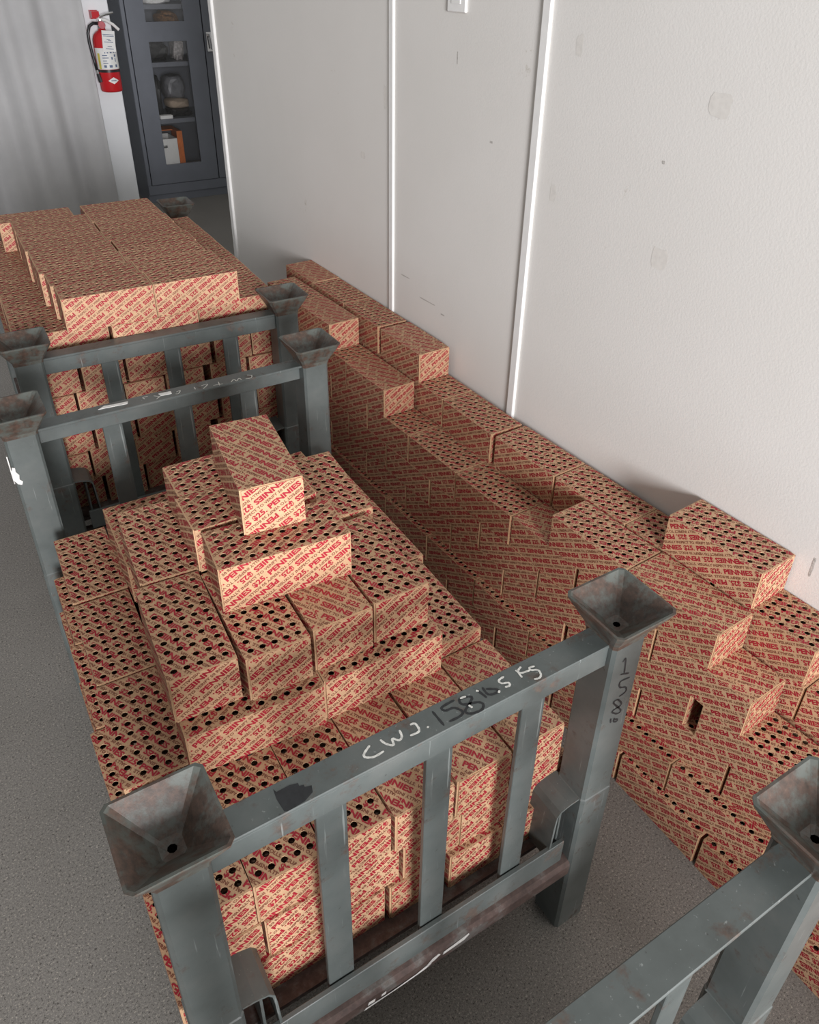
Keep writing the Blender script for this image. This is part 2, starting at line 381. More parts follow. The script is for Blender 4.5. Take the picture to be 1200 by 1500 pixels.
BL, BW, BH = 0.218, 0.103, 0.087
HR = 0.0053
def hole_grid():
    px = (BL-0.014)/10; py = (BW-0.008)/5
    return [((i-4.5)*px, (j-2)*py, HR) for i in range(10) for j in range(5)], px, py
CM = [MK, MR, MS, MIN, ME]
def nomerge(bm, name, mats):
    me = bpy.data.meshes.new(name); bm.to_mesh(me); bm.free()
    for m in mats: me.materials.append(m)
    return me
def shift(): return (rnd.uniform(-0.05, 0.05), rnd.uniform(-0.05, 0.05))
def carton_body(kind):
    bm = bmesh.new(); x = BL/2-0.002; y = BW/2
    box(bm, -x, x, -y, y, 0, BH, 0, skip=('top',) if kind == 'holed' else ())
    if kind == 'holed':
        H, px, py = hole_grid(); n = 8
        gx = [-x]+[(i-4)*px for i in range(9)]+[x]; gy = [-y]+[(j-1.5)*py for j in range(4)]+[y]
        for i in range(10):
            for j in range(5):
                hx, hy, r = H[i*5+j]; x0, x1, y0, y1 = gx[i], gx[i+1], gy[j], gy[j+1]
                ring = [bm.verts.new((hx+r*math.cos(2*PI*(a+0.5)/n), hy+r*math.sin(2*PI*(a+0.5)/n), BH)) for a in range(n)]
                low = [bm.verts.new((q.co.x, q.co.y, BH-0.0014)) for q in ring]
                # outer corners in order: angle sectors starting at 22.5 degrees
                cs = [bm.verts.new((cx_, cy_, BH)) for cx_, cy_ in ((x1,y1),(x0,y1),(x0,y0),(x1,y0))]
                for q in range(4):
                    a0, a1, a2, a3 = (2*q)%8, (2*q+1)%8, (2*q+2)%8, (2*q-1)%8
                    bm.faces.new((cs[q], ring[a1], ring[a0])).material_index = 0
                    bm.faces.new((cs[q], cs[(q+1)%4], ring[a2], ring[a1])).material_index = 0
                for a in range(n):
                    bm.faces.new((ring[a], ring[(a+1)%n], low[(a+1)%n], low[a])).material_index = 3
    bmesh.ops.recalc_face_normals(bm, faces=list(bm.faces))
    print_on(bm, (0, -y, BH/2), (1,0,0), (0,0,1), 2*x, BH, shift())
    print_on(bm, (0, y, BH/2), (-1,0,0), (0,0,1), 2*x, BH, shift())
    if kind == 'holed': print_on(bm, (0, 0, BH), (1,0,0), (0,1,0), 2*x, BW, shift(), hole_grid()[0])
    else: print_on(bm, (0, -y+0.010, BH), (1,0,0), (0,1,0), 2*x, 0.020, shift())
    return nomerge(bm, 'carton_'+kind, CM)
def end_flap(sgn):
    bm = bmesh.new(); y = BW/2-0.003
    x0, x1 = (BL/2-0.0022, BL/2) if sgn > 0 else (-BL/2, -BL/2+0.0022)
    box(bm, x0, x1, -y, y+0.0027, 0.0005, BH-0.0004)
    for f in bm.faces:
        if abs(f.normal.x if f.normal.length else 0) < 0.5: f.material_index = 0
    bmesh.ops.recalc_face_normals(bm, faces=list(bm.faces))
    print_on(bm, (sgn*BL/2, 0.0015, BH/2), (0,sgn,0), (0,0,1), 2*y+0.003, BH-0.001, shift())
    return nomerge(bm, 'end_flap', CM)
def closing_flap():
    bm = bmesh.new(); x = BL/2-0.0022; y0, y1 = -BW/2+0.019, BW/2
    box(bm, -x, x, y0, y1, BH-0.0008, BH+0.0010)
    bmesh.ops.recalc_face_normals(bm, faces=list(bm.faces))
    print_on(bm, (0, (y0+y1)/2, BH+0.0010), (1,0,0), (0,1,0), 2*x, y1-y0, shift())
    return nomerge(bm, 'closing_flap', CM)
def coin_rolls():
    bm = bmesh.new(); n = 8
    for hx, hy, r in hole_grid()[0]:
        rr = 0.0092; z = BH-0.0110+rnd.uniform(-0.002, 0.0012); tx, ty = rnd.uniform(-0.06, 0.06), rnd.uniform(-0.06, 0.06)
        def P(ra, a, dz): 
            X_, Y_ = ra*math.cos(2*PI*a/n), ra*math.sin(2*PI*a/n); return (hx+X_, hy+Y_, z+dz+X_*tx+Y_*ty)
        A = [bm.verts.new(P(rr, a, -0.001)) for a in range(n)]; B = [bm.verts.new(P(0.0062, a, 0.001)) for a in range(n)]; D = [bm.verts.new(P(0.0036, a, -0.0008)) for a in range(n)]
        Cc = [bm.verts.new(P(0.0036, a, -0.0016)) for a in range(n)]
        for a in range(n):
            b_ = (a+1) % n
            bm.faces.new((A[a], A[b_], B[b_], B[a])).material_index = 0
            bm.faces.new((B[a], B[b_], D[b_], D[a])).material_index = 1 if rnd.random() < 0.14 else 0  # a few random rim facets in pale paper, painted in as glints
        bm.faces.new(Cc).material_index = 0
        for a in range(n): bm.faces.new((D[a], D[(a+1)%n], Cc[(a+1)%n], Cc[a])).material_index = 0
    bmesh.ops.recalc_face_normals(bm, faces=list(bm.faces))
    return nomerge(bm, 'coin_rolls', [MC, MP])
HOLED = [carton_body('holed') for _ in range(3)]; PLAIN = [carton_body('plain') for _ in range(2)]
FLAPS = [(end_flap(-1), end_flap(1)) for _ in range(2)]; CFLAP = [closing_flap() for _ in range(2)]; ROLLS = [coin_rolls() for _ in range(2)]
def carton(kind, x, y, z, rz, label, group, tip=False):
    """one coin carton: centre of its base at x, y, z; its long axis turned by rz; tip = laid on its long side"""
    t = bpy.data.objects.new('coin_carton', None); C.objects.link(t); t.empty_display_size = 0.03
    t['label'] = label; t['category'] = 'carton'; t['group'] = group
    if tip:
        t.rotation_euler = (PI/2, 0, rz)
        c, s = math.cos(rz), math.sin(rz); t.location = (x-s*BH/2, y+c*BH/2, z+BW/2)
    else:
        t.rotation_euler = (0, 0, rz); t.location = (x, y, z)
    v = rnd.randrange(3)
    if kind == 'holed':
        obj('carton_body', HOLED[v], t); obj('coin_rolls', ROLLS[v % 2], t)
    else:
        obj('carton_body', PLAIN[v % 2], t); obj('closing_flap', CFLAP[v % 2], t)
    fl = FLAPS[v % 2]; obj('end_flap', fl[0], t); obj('end_flap', fl[1], t)
    return t
ORD = ['', 'bottom', 'second', 'third', 'fourth', 'fifth', 'sixth', 'seventh']
def lab(kind, where): return ('holed-top' if kind == 'holed' else 'plain-topped')+' kraft coin carton '+where

# ------------------------------------------------------------------ steel stacking racks
LX, LY, RH = 0.650, 1.027, 0.795
def post_mesh():
    bm = bmesh.new(); h = 0.032
    def ring(hh, z, c=0.005):
        P = [(hh-c,-hh),(hh,-hh+c),(hh,hh-c),(hh-c,hh),(-hh+c,hh),(-hh,hh-c),(-hh,-hh+c),(-hh+c,-hh)]
        return [bm.verts.new((x, y, z)) for x, y in P]
    R = [ring(h+0.001, 0.0), ring(h+0.001, 0.393), ring(h-0.0005, 0.395), ring(h-0.0005, 0.757), ring(h-0.004, 0.757), ring(h-0.004, 0.60)]
    for a, b in zip(R, R[1:]):
        for i in range(8): bm.faces.new((a[i], a[(i+1)%8], b[(i+1)%8], b[i]))
    bm.faces.new(R[0][::-1]); bm.faces.new(R[-1])
    return finish(bm, 'post', MST)
def cup_mesh():
    bm = bmesh.new()
    def sq(h, z, c): 
        P = [(h-c,-h),(h,-h+c),(h,h-c),(h-c,h),(-h+c,h),(-h,h-c),(-h,-h+c),(-h+c,-h)]
        return [bm.verts.new((x, y, z)) for x, y in P]
    hole = [bm.verts.new((0.0055*math.cos(2*PI*(i+0.5)/8-PI/2+PI/8), 0.0055*math.sin(2*PI*(i+0.5)/8-PI/2+PI/8), 0.752)) for i in range(8)]
    R = [sq(0.033, 0.742, 0.005), sq(0.034, 0.750, 0.005), sq(0.056, 0.792, 0.007), sq(0.0565, 0.7955, 0.007), sq(0.053, 0.7955, 0.006), sq(0.0135, 0.7545, 0.004)]
    for a, b in zip(R, R[1:]):
        for i in range(8): bm.faces.new((a[i], a[(i+1)%8], b[(i+1)%8], b[i]))
    for i in range(8): bm.faces.new((R[-1][i], R[-1][(i+1)%8], hole[(i+1)%8], hole[i]))
    me = finish(bm, 'stacking_cup', MCU)
    return me
def bracket_mesh():
    """bent plate hook beside the post: profile in x-z, extruded along y"""
    bm = bmesh.new(); t_ = 0.004
    prof = [(-0.052, 0.262), (-0.048, 0.355), (-0.046, 0.375), (-0.039, 0.386), (-0.020, 0.392), (0.002, 0.394)]
    out = [Vector((x, z)) for x, z in prof]; inn = []
    for i, p in enumerate(out):
        d = (out[min(i+1, len(out)-1)]-out[max(i-1, 0)]).normalized(); inn.append(p+Vector((d.y, -d.x))*t_)
    loop = out+inn[::-1]
    A = [bm.verts.new((p.x, -0.024, p.y)) for p in loop]; B = [bm.verts.new((p.x, 0.055, p.y)) for p in loop]
    n = len(loop); m = len(out)
    for i in range(n): bm.faces.new((A[i], A[(i+1)%n], B[(i+1)%n], B[i]))
    for i in range(m-1):
        bm.faces.new((A[i], A[i+1], A[n-2-i], A[n-1-i])); bm.faces.new((B[i], B[i+1], B[n-2-i], B[n-1-i]))
    box(bm, -0.030, -0.026, -0.015, 0.05, 0.27, 0.375)
    return finish(bm, 'hook_bracket', MST)
PM, CUM, BKM = post_mesh(), cup_mesh(), bracket_mesh()
def rail_mesh(sgn):
    bm = bmesh.new(); x0, x1 = 0.0315, LX-0.0315
    box(bm, x0, x1, -0.021, 0.021, 0.7395, 0.745)
    a, b = (-0.020, 0.004) if sgn < 0 else (-0.004, 0.020)
    box(bm, x0, x1, a, b, 0.703, 0.7396)
    return finish(bm, 'top_rail', MST, 0.0012)
RMF, RMB = rail_mesh(-1), rail_mesh(1)
SLM = boxmesh('slat', -0.0205, 0.0205, -0.004, 0.004, 0.262, 0.704, MST, 0.001)
def low_plate(sgn):
    bm = bmesh.new(); a = (-0.026, -0.018) if sgn < 0 else (0.018, 0.026)
    box(bm, 0.05, LX-0.05, a[0], a[1], 0.235, 0.292); return finish(bm, 'lower_plate', MST, 0.001)
def low_bar(sgn):
    bm = bmesh.new(); x0, x1 = 0.031, LX-0.031; cyy = -0.012 if sgn < 0 else 0.012
    prof = [(-0.020, 0.185), (0.020, 0.185), (0.020, 0.226), (-0.004, 0.226), (-0.016, 0.222), (-0.021, 0.212)]
    A = [bm.verts.new((x0, cyy+(-sgn)*p[0] if sgn > 0 else cyy+p[0], p[1])) for p in prof]; B = [bm.verts.new((x1, v.co.y, v.co.z)) for v in A]
    n = len(prof)
    for i in range(n): bm.faces.new((A[i], A[(i+1)%n], B[(i+1)%n], B[i]))
    bm.faces.new(A[::-1]); bm.faces.new(B); return finish(bm, 'bottom_bar', MRU)
LPF, LPB, LBF, LBB = low_plate(-1), low_plate(1), low_bar(-1), low_bar(1)
def deck_mesh():
    bm = bmesh.new(); box(bm, 0.034, LX-0.034, 0.010, LY-0.010, 0.243, 0.253)
    box(bm, -0.026, 0.034, 0.036, LY-0.036, 0.243, 0.253); box(bm, LX-0.034, LX+0.026, 0.036, LY-0.036, 0.243, 0.253)
    return finish(bm, 'deck', MRU)
DKM = deck_mesh()
SBM = boxmesh('side_beam', -0.024, 0.024, 0.0325, LY-0.0325, 0.185, 0.2435, MST, 0.002)
def rack(label, loc, rz):
    t = thing('stacking_rack', label, 'rack', loc, rz, 'grey steel stacking racks')
    for px_ in (0, LX):
        for py_ in (0, LY):
            p = obj('post', PM, t, (px_, py_, 0)); obj('stacking_cup', CUM, p)
            b = obj('hook_bracket', BKM, t, (px_+(0.0315 if px_ == 0 else -0.0315), py_, 0))
            if px_ == 0: b.scale = (-1, 1, 1)
            if py_ > 0: b.scale.y = -1
    obj('top_rail', RMF, t); obj('top_rail', RMB, t, (0, LY, 0))
    for x in (0.180, 0.336, 0.491):
        obj('slat', SLM, t, (x, -0.012, 0)); obj('slat', SLM, t, (x, LY+0.012, 0))
    obj('lower_plate', LPF, t); obj('lower_plate', LPB, t, (0, LY, 0))
    obj('bottom_bar', LBF, t); obj('bottom_bar', LBB, t, (0, LY, 0))
    obj('deck', DKM, t)
    for px_ in (0, LX): obj('side_beam', SBM, t, (px_, 0, 0))
    return t
R1 = rack('grey steel stacking rack with chalk weight marks, loaded with a stepped carton pile', (0, 0, 0), 0)
R2A = math.radians(-1.6)
R2 = rack('grey steel stacking rack loaded level with cartons, beside the grey curtain', (0.070, 1.365, 0), R2A)
R3 = rack('grey steel stacking rack with an unmarked top rail beside the wall stack', (0.605-LX, -0.352-LY, 0), 0)

# handwriting on the rack
def stroke_mesh(name, strokes, w, m, plane):
    """flat ribbons with round ends; plane maps (a, b) -> 3D point"""
    bm = bmesh.new()
    for si, s in enumerate(strokes):
        P = [Vector(p) for p in s]; Q = []
        for i in range(len(P)-1):                     # Catmull-Rom smoothing
            p0, p1, p2, p3 = P[max(i-1, 0)], P[i], P[i+1], P[min(i+2, len(P)-1)]
            for q in range(5):
                u = q/5; Q.append(0.5*((2*p1)+(p2-p0)*u+(2*p0-5*p1+4*p2-p3)*u*u+(3*p1-p0-3*p2+p3)*u**3))
        Q.append(P[-1]); L_, R_ = [], []
        for i, p in enumerate(Q):
            d = (Q[min(i+1, len(Q)-1)]-Q[max(i-1, 0)]); d = d.normalized() if d.length else Vector((1, 0)); nn = Vector((-d.y, d.x))
            e = 0.55 if i in (0, len(Q)-1) else 1.0
            wob = 1+0.15*math.sin(i*2.3+si)
            h = 0.00005*si
            L_.append(bm.verts.new(plane(*(p+nn*w*e*wob/2), h))); R_.append(bm.verts.new(plane(*(p-nn*w*e*wob/2), h)))
        for i in range(len(Q)-1): bm.faces.new((L_[i], L_[i+1], R_[i+1], R_[i]))
    bmesh.ops.recalc_face_normals(bm, faces=list(bm.faces))
    return nomerge(bm, name, [m])
topz = lambda a, b, h: (a, b, 0.7453+h)
front = lambda a, b, h: (a, -0.0318-h, b)
white = [[(.2467,.0088),(.2349,.0017),(.2344,-.0035),(.2436,-.0081),(.2576,-.0072)],
 [(.2618,.0093),(.2647,.0009),(.272,-.006),(.2753,.0028),(.2816,-.0035),(.2873,-.0001),(.2894,.0094)],
 [(.305,.0091),(.3115,.0072),(.3099,-.0048),(.2966,-.0047)], [(.3221,-.0042),(.3228,-.0066)],
 [(.4546,.0108),(.4445,.0088),(.4449,.003),(.4533,-.0009),(.4517,-.0055),(.4447,-.0047)], [(.4318,-.008),(.4352,-.0052)],
 [(.4851,.0124),(.4767,.008),(.4745,-.0034)], [(.4746,.0116),(.4782,.0037),(.4919,.0012)],
 [(.5018,.0036),(.4938,.0048),(.4933,.0004),(.5013,-.0043),(.4995,-.0125),(.4937,-.0159),(.4865,-.0139)],
 [(.3825,.0105),(.391,.0095)], [(.408,.0105),(.4105,.0075)], [(.386,-.004),(.388,-.010)]]
black = [[(.3405,.0124),(.3415,-.0138)], [(.3752,.0127),(.3546,.0112),(.3554,.0045),(.3674,.0026),(.3738,-.0075),(.3678,-.0122),(.3504,-.0121)],
 [(.3944,.0078),(.3815,.0101),(.3806,.001),(.3992,-.0059),(.4034,-.0126),(.3956,-.0185),(.3811,-.0161),(.3769,-.0094),(.3893,-.002),(.3972,.004),(.3944,.0078)],
 [(.41,.0116),(.4138,-.006)], [(.4187,.0108),(.4184,-.0022),(.4286,-.0061),(.4339,-.0027),(.4209,.0062)]]
wr = obj('chalk_writing', stroke_mesh('chalk_writing', white, 0.0030, MCHK, topz), R1); wr['kind'] = 'stuff'; wr['label'] = 'white handwritten letters CWT and KS'
wr = obj('marker_writing', stroke_mesh('marker_writing', black, 0.0036, MMRK, lambda a, b, h: (a, b, 0.7451+h)), R1); wr['kind'] = 'stuff'; wr['label'] = 'black marker figures 158 lb'
pst = [[(.6402,.7089),(.6454,.7132),(.6493,.680)], [(.6415,.683),(.6604,.6751)], [(.6644,.6637),(.6452,.6658),(.6466,.6527),(.6599,.6448),(.6623,.634),(.6499,.6305)],
 [(.6481,.6253),(.640,.6224),(.6607,.5935),(.6542,.5895),(.6411,.6026),(.6593,.6073),(.6481,.6253)], [(.6416,.5861),(.6439,.5747)], [(.6497,.5825),(.650,.5741),(.6568,.5697),(.6574,.5743),(.6506,.578)]]
wr = obj('post_writing', stroke_mesh('post_writing', pst, 0.0033, MMRK, front), R1); wr['kind'] = 'stuff'; wr['label'] = 'black marker figures 158 lb running down the post'
bk = [[(.4888,-.0017),(.4971,-.0095),(.4911,-.0195),(.4787,-.0181)], [(.4444,-.0175),(.455,-.0074),(.4573,-.0183),(.4666,-.0084),(.4695,-.0182)], [(.4045,-.0128),(.4266,-.016)], [(.4203,-.0012),(.4169,-.0195)],
 [(.3808,-.0007),(.3954,-.0012),(.380,-.0174)], [(.3649,.0006),(.3641,-.0114)], [(.3237,-.0027),(.333,-.0004),(.3255,-.0121),(.3197,-.0103)], [(.2953,.0023),(.2767,-.0132)], [(.2757,.0046),(.2865,-.0062)], [(.2645,.0088),(.2534,.0078),(.2556,-.0009)]]
wr = obj('chalk_writing', stroke_mesh('chalk_writing_back', bk, 0.0022, MCHK, lambda a, b, h: (a, b+LY, 0.7453+h)), R1); wr['kind'] = 'stuff'; wr['label'] = 'thin chalk letters on the back rail'
scr = [(.1217,.0144),(.1236,.009),(.1396,.0096),(.1499,.0069),(.1495,.0028),(.1547,.0015),(.1545,-.0019),(.1623,-.004),(.1596,-.0126),(.1468,-.0184),(.1249,-.02),(.1216,-.018),(.1206,-.0076),(.1201,.001)]
bm = bmesh.new(); bm.faces.new([bm.verts.new((x, y, 0.7452)) for x, y in scr]); bmesh.ops.triangulate(bm, faces=list(bm.faces))
for f in bm.faces:
    if f.normal.z < 0: f.normal_flip()
wr = obj('marker_scribble', nomerge(bm, 'marker_scribble', [MMRK]), R1); wr['kind'] = 'stuff'; wr['label'] = 'solid black marker scribble on the top rail'
def flat_piece(name, pts, z, m, parent, h=0.0012):
    bm = bmesh.new(); a = [bm.verts.new((*p, z)) for p in pts]; b = [bm.verts.new((p[0]+0.001, p[1]-0.0005, z+h)) for p in pts]
    bm.faces.new(a[::-1]); bm.faces.new(b); n = len(a)
    for i in range(n): bm.faces.new((a[i], a[(i+1)%n], b[(i+1)%n], b[i]))
    return obj(name, finish(bm, name, m), parent)
flat_piece('torn_paper', [(.157,1.029),(.171,1.039),(.190,1.036),(.220,1.034),(.217,1.024),(.185,1.027)], 0.7451, MTAPE, R1)
flat_piece('torn_paper', [(.287,1.036),(.313,1.034),(.312,1.022),(.289,1.024)], 0.7451, MTAPE, R1)
bm = bmesh.new()                                   # torn tape on the back left post
pt = [(-.0335,1.000,.705),(-.0335,.997,.690),(-.0335,1.006,.668),(-.0335,1.001,.645),(-.0335,1.012,.632),(-.0335,1.024,.640),(-.0335,1.020,.664),(-.0335,1.030,.690),(-.0335,1.016,.700)]
a = [bm.verts.new(p) for p in pt]; b = [bm.verts.new((p[0]-0.002, p[1], p[2])) for p in pt]
bm.faces.new(a); bm.faces.new(b[::-1])
for i in range(len(a)): bm.faces.new((a[i], a[(i+1)%len(a)], b[(i+1)%len(a)], b[i]))
pf = [(-.0335,.672),(-.031,.682),(-.026,.679),(-.027,.670),(-.022,.661),(-.024,.651),(-.019,.644),(-.022,.637),(-.029,.641),(-.0335,.650)]
yf = LY-0.0318
a = [bm.verts.new((x, yf, z)) for x, z in pf]; b = [bm.verts.new((x, yf-0.002, z)) for x, z in pf]
bm.faces.new(a); bm.faces.new(b[::-1])
for i in range(len(a)): bm.faces.new((a[i], a[(i+1)%len(a)], b[(i+1)%len(a)], b[i]))
obj('torn_tape', finish(bm, 'torn_tape', MTAPE), R1)
bm = bmesh.new()                                   # sticker remains on the bottom bar
for P in ([(.205,.187),(.262,.187),(.300,.1885),(.318,.190),(.330,.196),(.322,.199),(.300,.193),(.262,.1905),(.208,.192)], [(.318,.197),(.334,.198),(.346,.205),(.342,.211),(.330,.208)],
          [(.350,.198),(.392,.200),(.402,.207),(.401,.213),(.386,.210),(.366,.207),(.352,.206)], [(.212,.196),(.224,.195),(.226,.203),(.214,.204)], [(.236,.196),(.244,.196),(.245,.204),(.237,.203)]):
    bm.faces.new([bm.verts.new((x, -0.0334, z)) for x, z in P])
bmesh.ops.triangulate(bm, faces=list(bm.faces))
obj('sticker_remains', nomerge(bm, 'sticker_remains', [MTAPE]), R1)

# ------------------------------------------------------------------ cartons in the front rack
DECK = 0.2532
LZ = lambda n: DECK+(n-1)*BH           # base of layer n in a rack
def put1(kind, x0, y0, layer, o='Y', turn=0.0, label=None, z=None, tip=False):
    w, d = (BL, BW) if o == 'X' else (BW, BL)
    if tip: w, d = (BL, BH) if o == 'X' else (BH, BL)
    x, y = x0+w/2, y0+d/2; zz = LZ(layer) if z is None else z
    rz = (0 if o == 'X' else -PI/2)+math.radians(turn)
    if tip:                                        # carton() shifts by half the height; undo for a centred footprint
        c, s = math.cos(rz), math.sin(rz); 
        return carton(kind, x, y, zz, rz, label or lab(kind, f'lying on its side under the right edge of stepped rack pile'), 'cartons on their side in the front rack', True)
    facing = 'long side' if o == 'X' else 'short end'
    return carton(kind, x, y, zz, rz, label or lab(kind, f'in {ORD[layer]} layer of stepped rack pile, {facing} to slats'), f'cartons of layer {layer} in the front rack')
put1('plain', 0.268, 0.428, 7, 'Y', -7.2, 'plain-topped coin carton alone on the very top of the stepped rack pile')
put1('holed', 0.193, 0.366, 6, 'X', -5.2, 'holed-top coin carton with its long side showing, just under the topmost carton')
put1('holed', 0.189, 0.486, 6, 'X', -1.0, 'holed-top coin carton tucked under the topmost one, middle of three')
put1('holed', 0.198, 0.591, 6, 'X', -1.5, 'holed-top coin carton at the back of the three under the topmost one')
put1('holed', 0.077, 0.281, 5, 'Y', -3.4, 'holed-top coin carton at the left front corner of the fifth rack layer')
put1('holed', 0.101, 0.503, 5, 'Y', -4.0, 'holed-top coin carton behind the left front corner one in fifth rack layer')
put1('holed', 0.184, 0.264, 5, 'Y', -1.5, 'holed-top coin carton second from left in the front of fifth rack layer')
put1('plain', 0.293, 0.268, 5, 'Y', -0.5, 'plain-topped coin carton third from left in the front of fifth rack layer')
put1('holed', 0.402, 0.272, 5, 'Y', -0.5, 'holed-top coin carton at right front corner of the fifth rack layer')
put1('holed', 0.432, 0.506, 5, 'Y', -4.0, 'holed-top coin carton at right back corner of the fifth rack layer')
put1('holed', 0.206, 0.508, 5, 'X', -1.0); put1('holed', 0.208, 0.613, 5, 'X', -1.0)
put1('holed', 0.077, 0.243, 4, 'X', -4.0, 'holed-top coin carton, left one of two lying across the fourth rack layer front')
put1('holed', 0.295, 0.237, 4, 'X', -2.0, 'holed-top coin carton, right one of two lying across the fourth rack layer front')
put1('holed', 0.103, 0.773, 4, 'X', -1.0); put1('holed', 0.101, 0.668, 4, 'X', -1.0); put1('holed', 0.108, 0.456, 4, 'Y', 0); put1('holed', 0.084, 0.351, 4, 'X', 0)
put1('holed', 0.328, 0.773, 4, 'X'); put1('holed', 0.325, 0.668, 4, 'X')
for i in range(3): put1('holed', 0.216+0.106*i, 0.449, 4, 'Y')
for i, (x0, k) in enumerate(((-0.016,'holed'), (0.090,'holed'), (0.195,'holed'), (0.3015,'plain'), (0.410,'plain'), (0.5175,'plain'))):
    put1(k, x0, (0.048, 0.046, 0.042, 0.036, 0.036, 0.036)[i], 3, 'Y', (0, -1, -0.6, 0, 0, 0)[i],
         f"{'holed-top' if k == 'holed' else 'plain-topped'} coin carton under the marked rail, {('first', 'second', 'third', 'fourth', 'fifth', 'sixth')[i]} from the scribbled end")
for x0, y0, tn, od in ((-0.018, 0.279, -1.6, 'first from'), (-0.007, 0.500, -1.2, 'second from'), (0.000, 0.724, -1.4, 'third from')):
    put1('holed', x0, y0, 3, 'Y', tn, f'holed-top coin carton sticking out of the open rack side, {od} the scribbled rail')
for i in range(4):
    for y0 in (0.272, 0.494, 0.716):
        if not (i == 3 and y0 < 0.3): put1('holed', 0.109+0.1055*i, y0, 3, 'Y')
for i, (x0, y0) in enumerate(((0.533, 0.268), (0.533, 0.490), (0.533, 0.712))):
    put1('plain', x0+0.004, y0, 1, 'Y', 0, z=DECK, tip=True); put1('plain', x0+0.006, y0, 2, 'Y', 0, z=DECK+BW, tip=True)
put1('holed', 0.5085, 0.256, 3, 'Y', -1.0, 'holed-top coin carton set lower at the right edge of the stepped rack pile, front', z=DECK+2*BW)
put1('holed', 0.526, 0.478, 3, 'Y', -0.8, 'holed-top coin carton set lower at the right edge of the stepped rack pile, middle', z=DECK+2*BW)
put1('holed', 0.527, 0.700, 3, 'Y', -0.4, 'holed-top coin carton set lower at the right edge of the stepped rack pile, back', z=DECK+2*BW)
for x0, y0, o in ((-0.012,0.045,'Y'), (0.095,0.042,'X'), (0.317,0.037,'Y'), (0.422,0.037,'X'), (0.095,0.148,'X'), (0.422,0.142,'X'), (-0.018,0.712,'Y'), (-0.029,0.491,'Y'), (-0.041,0.270,'Y')): put1('holed', x0, y0, 2, o)
for i in range(4):
    for y0 in (0.272, 0.494, 0.716): put1('holed', 0.109+0.1055*i, y0, 2, 'Y')
for x0, y0, o in ((0.067,0.038,'X'), (0.067,0.143,'X'), (0.291,0.034,'Y'), (0.399,0.026,'Y'), (0.5035,0.026,'Y'), (-0.038,0.040,'Y'), (-0.034,0.262,'Y'), (-0.032,0.484,'Y'), (-0.026,0.706,'Y')): put1('holed', x0, y0, 1, o)
for i in range(4):
    for y0 in (0.272, 0.494, 0.716): put1('holed', 0.109+0.1055*i, y0, 1, 'Y')

# ------------------------------------------------------------------ cartons in the rear rack
c2, s2 = math.cos(R2A), math.sin(R2A)
def put2(kind, x0, y0, layer, o='X', turn=0.0, label=None):
    w, d = (BL, BW) if o == 'X' else (BW, BL)
    x, y = x0+w/2, y0+d/2
    rz = (0 if o == 'X' else -PI/2)+math.radians(turn)+R2A
    return carton(kind, 0.070+c2*x-s2*y, 1.365+s2*x+c2*y, LZ(layer), rz, label or lab(kind, f'in {ORD[layer]} layer of the level rack load by the curtain'), f'cartons of layer {layer} in the rear rack')
lx = (0.105, 0.098, 0.087, 0.087, 0.081, 0.081, 0.080, 0.046)
for i in range(8):
    y0 = 0.030+0.1042*i
    od = ('first', 'second', 'third', 'fourth', 'fifth', 'sixth', 'seventh', 'eighth')[i]
    put2('holed', lx[i], y0, 7, 'X', rnd.uniform(-.12, .12), f'holed-top coin carton in raised top layer by curtain, outer column, {od} from the rail')
    put2('holed', (lx[i] if i < 7 else 0.080)+0.2195+(0.004 if i in (3, 5) else 0), y0, 7, 'X', rnd.uniform(-.12, .12), f'holed-top coin carton in raised top layer by curtain, wall-side column, {od} from the rail')
for i in range(8):
    y0 = 0.027+0.1043*i
    for j, x0 in enumerate((-0.014, 0.208, 0.436)): put2('holed', x0+rnd.uniform(-.002, .002), y0+(0 if j == 1 else 0.030), 6, 'X', rnd.uniform(-.2, .2))
for layer in range(1, 6):
    y0 = 0.058+0.006*(layer % 2)
    xs = (0.006, 0.118, 0.229, 0.352, 0.466, 0.574) if layer % 2 else (-0.016, 0.094, 0.212, 0.322, 0.446, 0.556)
    for r in range(4):
        if layer < 5 and r in (1, 2): keep = (0, 5)
        else: keep = range(6)
        for i in keep:
            if layer < 4 and r in (2, 3) and 0 < i < 5: continue
            put2('holed', xs[i]+(0 if r == 0 else rnd.uniform(-.002, .002)), y0+0.2205*r+(rnd.uniform(0, .0) if r else rnd.uniform(-0.012, 0.0)), layer, 'Y')

# ------------------------------------------------------------------ cartons stacked along the wall
WZ = lambda n: (n-1)*BH+0.0002
def outer_x(layer, y):
    if layer == 1: return 0.941-0.005*y
    if layer == 2: return 0.957-0.035*y
    return 0.985-0.045*y
def inner_x(y): return 1.0985-0.055*y if y < 0.9 else 1.049-0.019*(y-0.9)
def putw(kind, s, layer, inner, label=None):
    yc = s+BL/2
    if inner: x = inner_x(yc); sl = 0.055 if yc < 0.9 else 0.019
    else: x = outer_x(layer, yc); sl = {1: 0.005, 2: 0.035}.get(layer, 0.045)
    rz = -PI/2+math.atan(sl)+math.radians(rnd.uniform(-0.25, 0.25))
    row = 'wall-side row' if inner else 'outer row'
    return carton(kind, x+BW/2+(0 if inner else rnd.uniform(-.0015, .0015)), yc, WZ(layer), rz, label or lab(kind, f'in {ORD[layer]} layer of the wall stack, {row}'), f'cartons of layer {layer}, {row} of the wall stack')
for n in range(-3, 9): putw('holed', -0.077+0.2245*n, 1, False)
for n in range(-3, 9): putw('holed', 0.036+0.2195*n, 2, False)
for s in (-0.720, -0.500, -0.280, -0.058, 0.163, 0.392, 0.612, 0.832, 1.052, 1.272, 1.492, 1.712): putw('holed', s, 3, False)
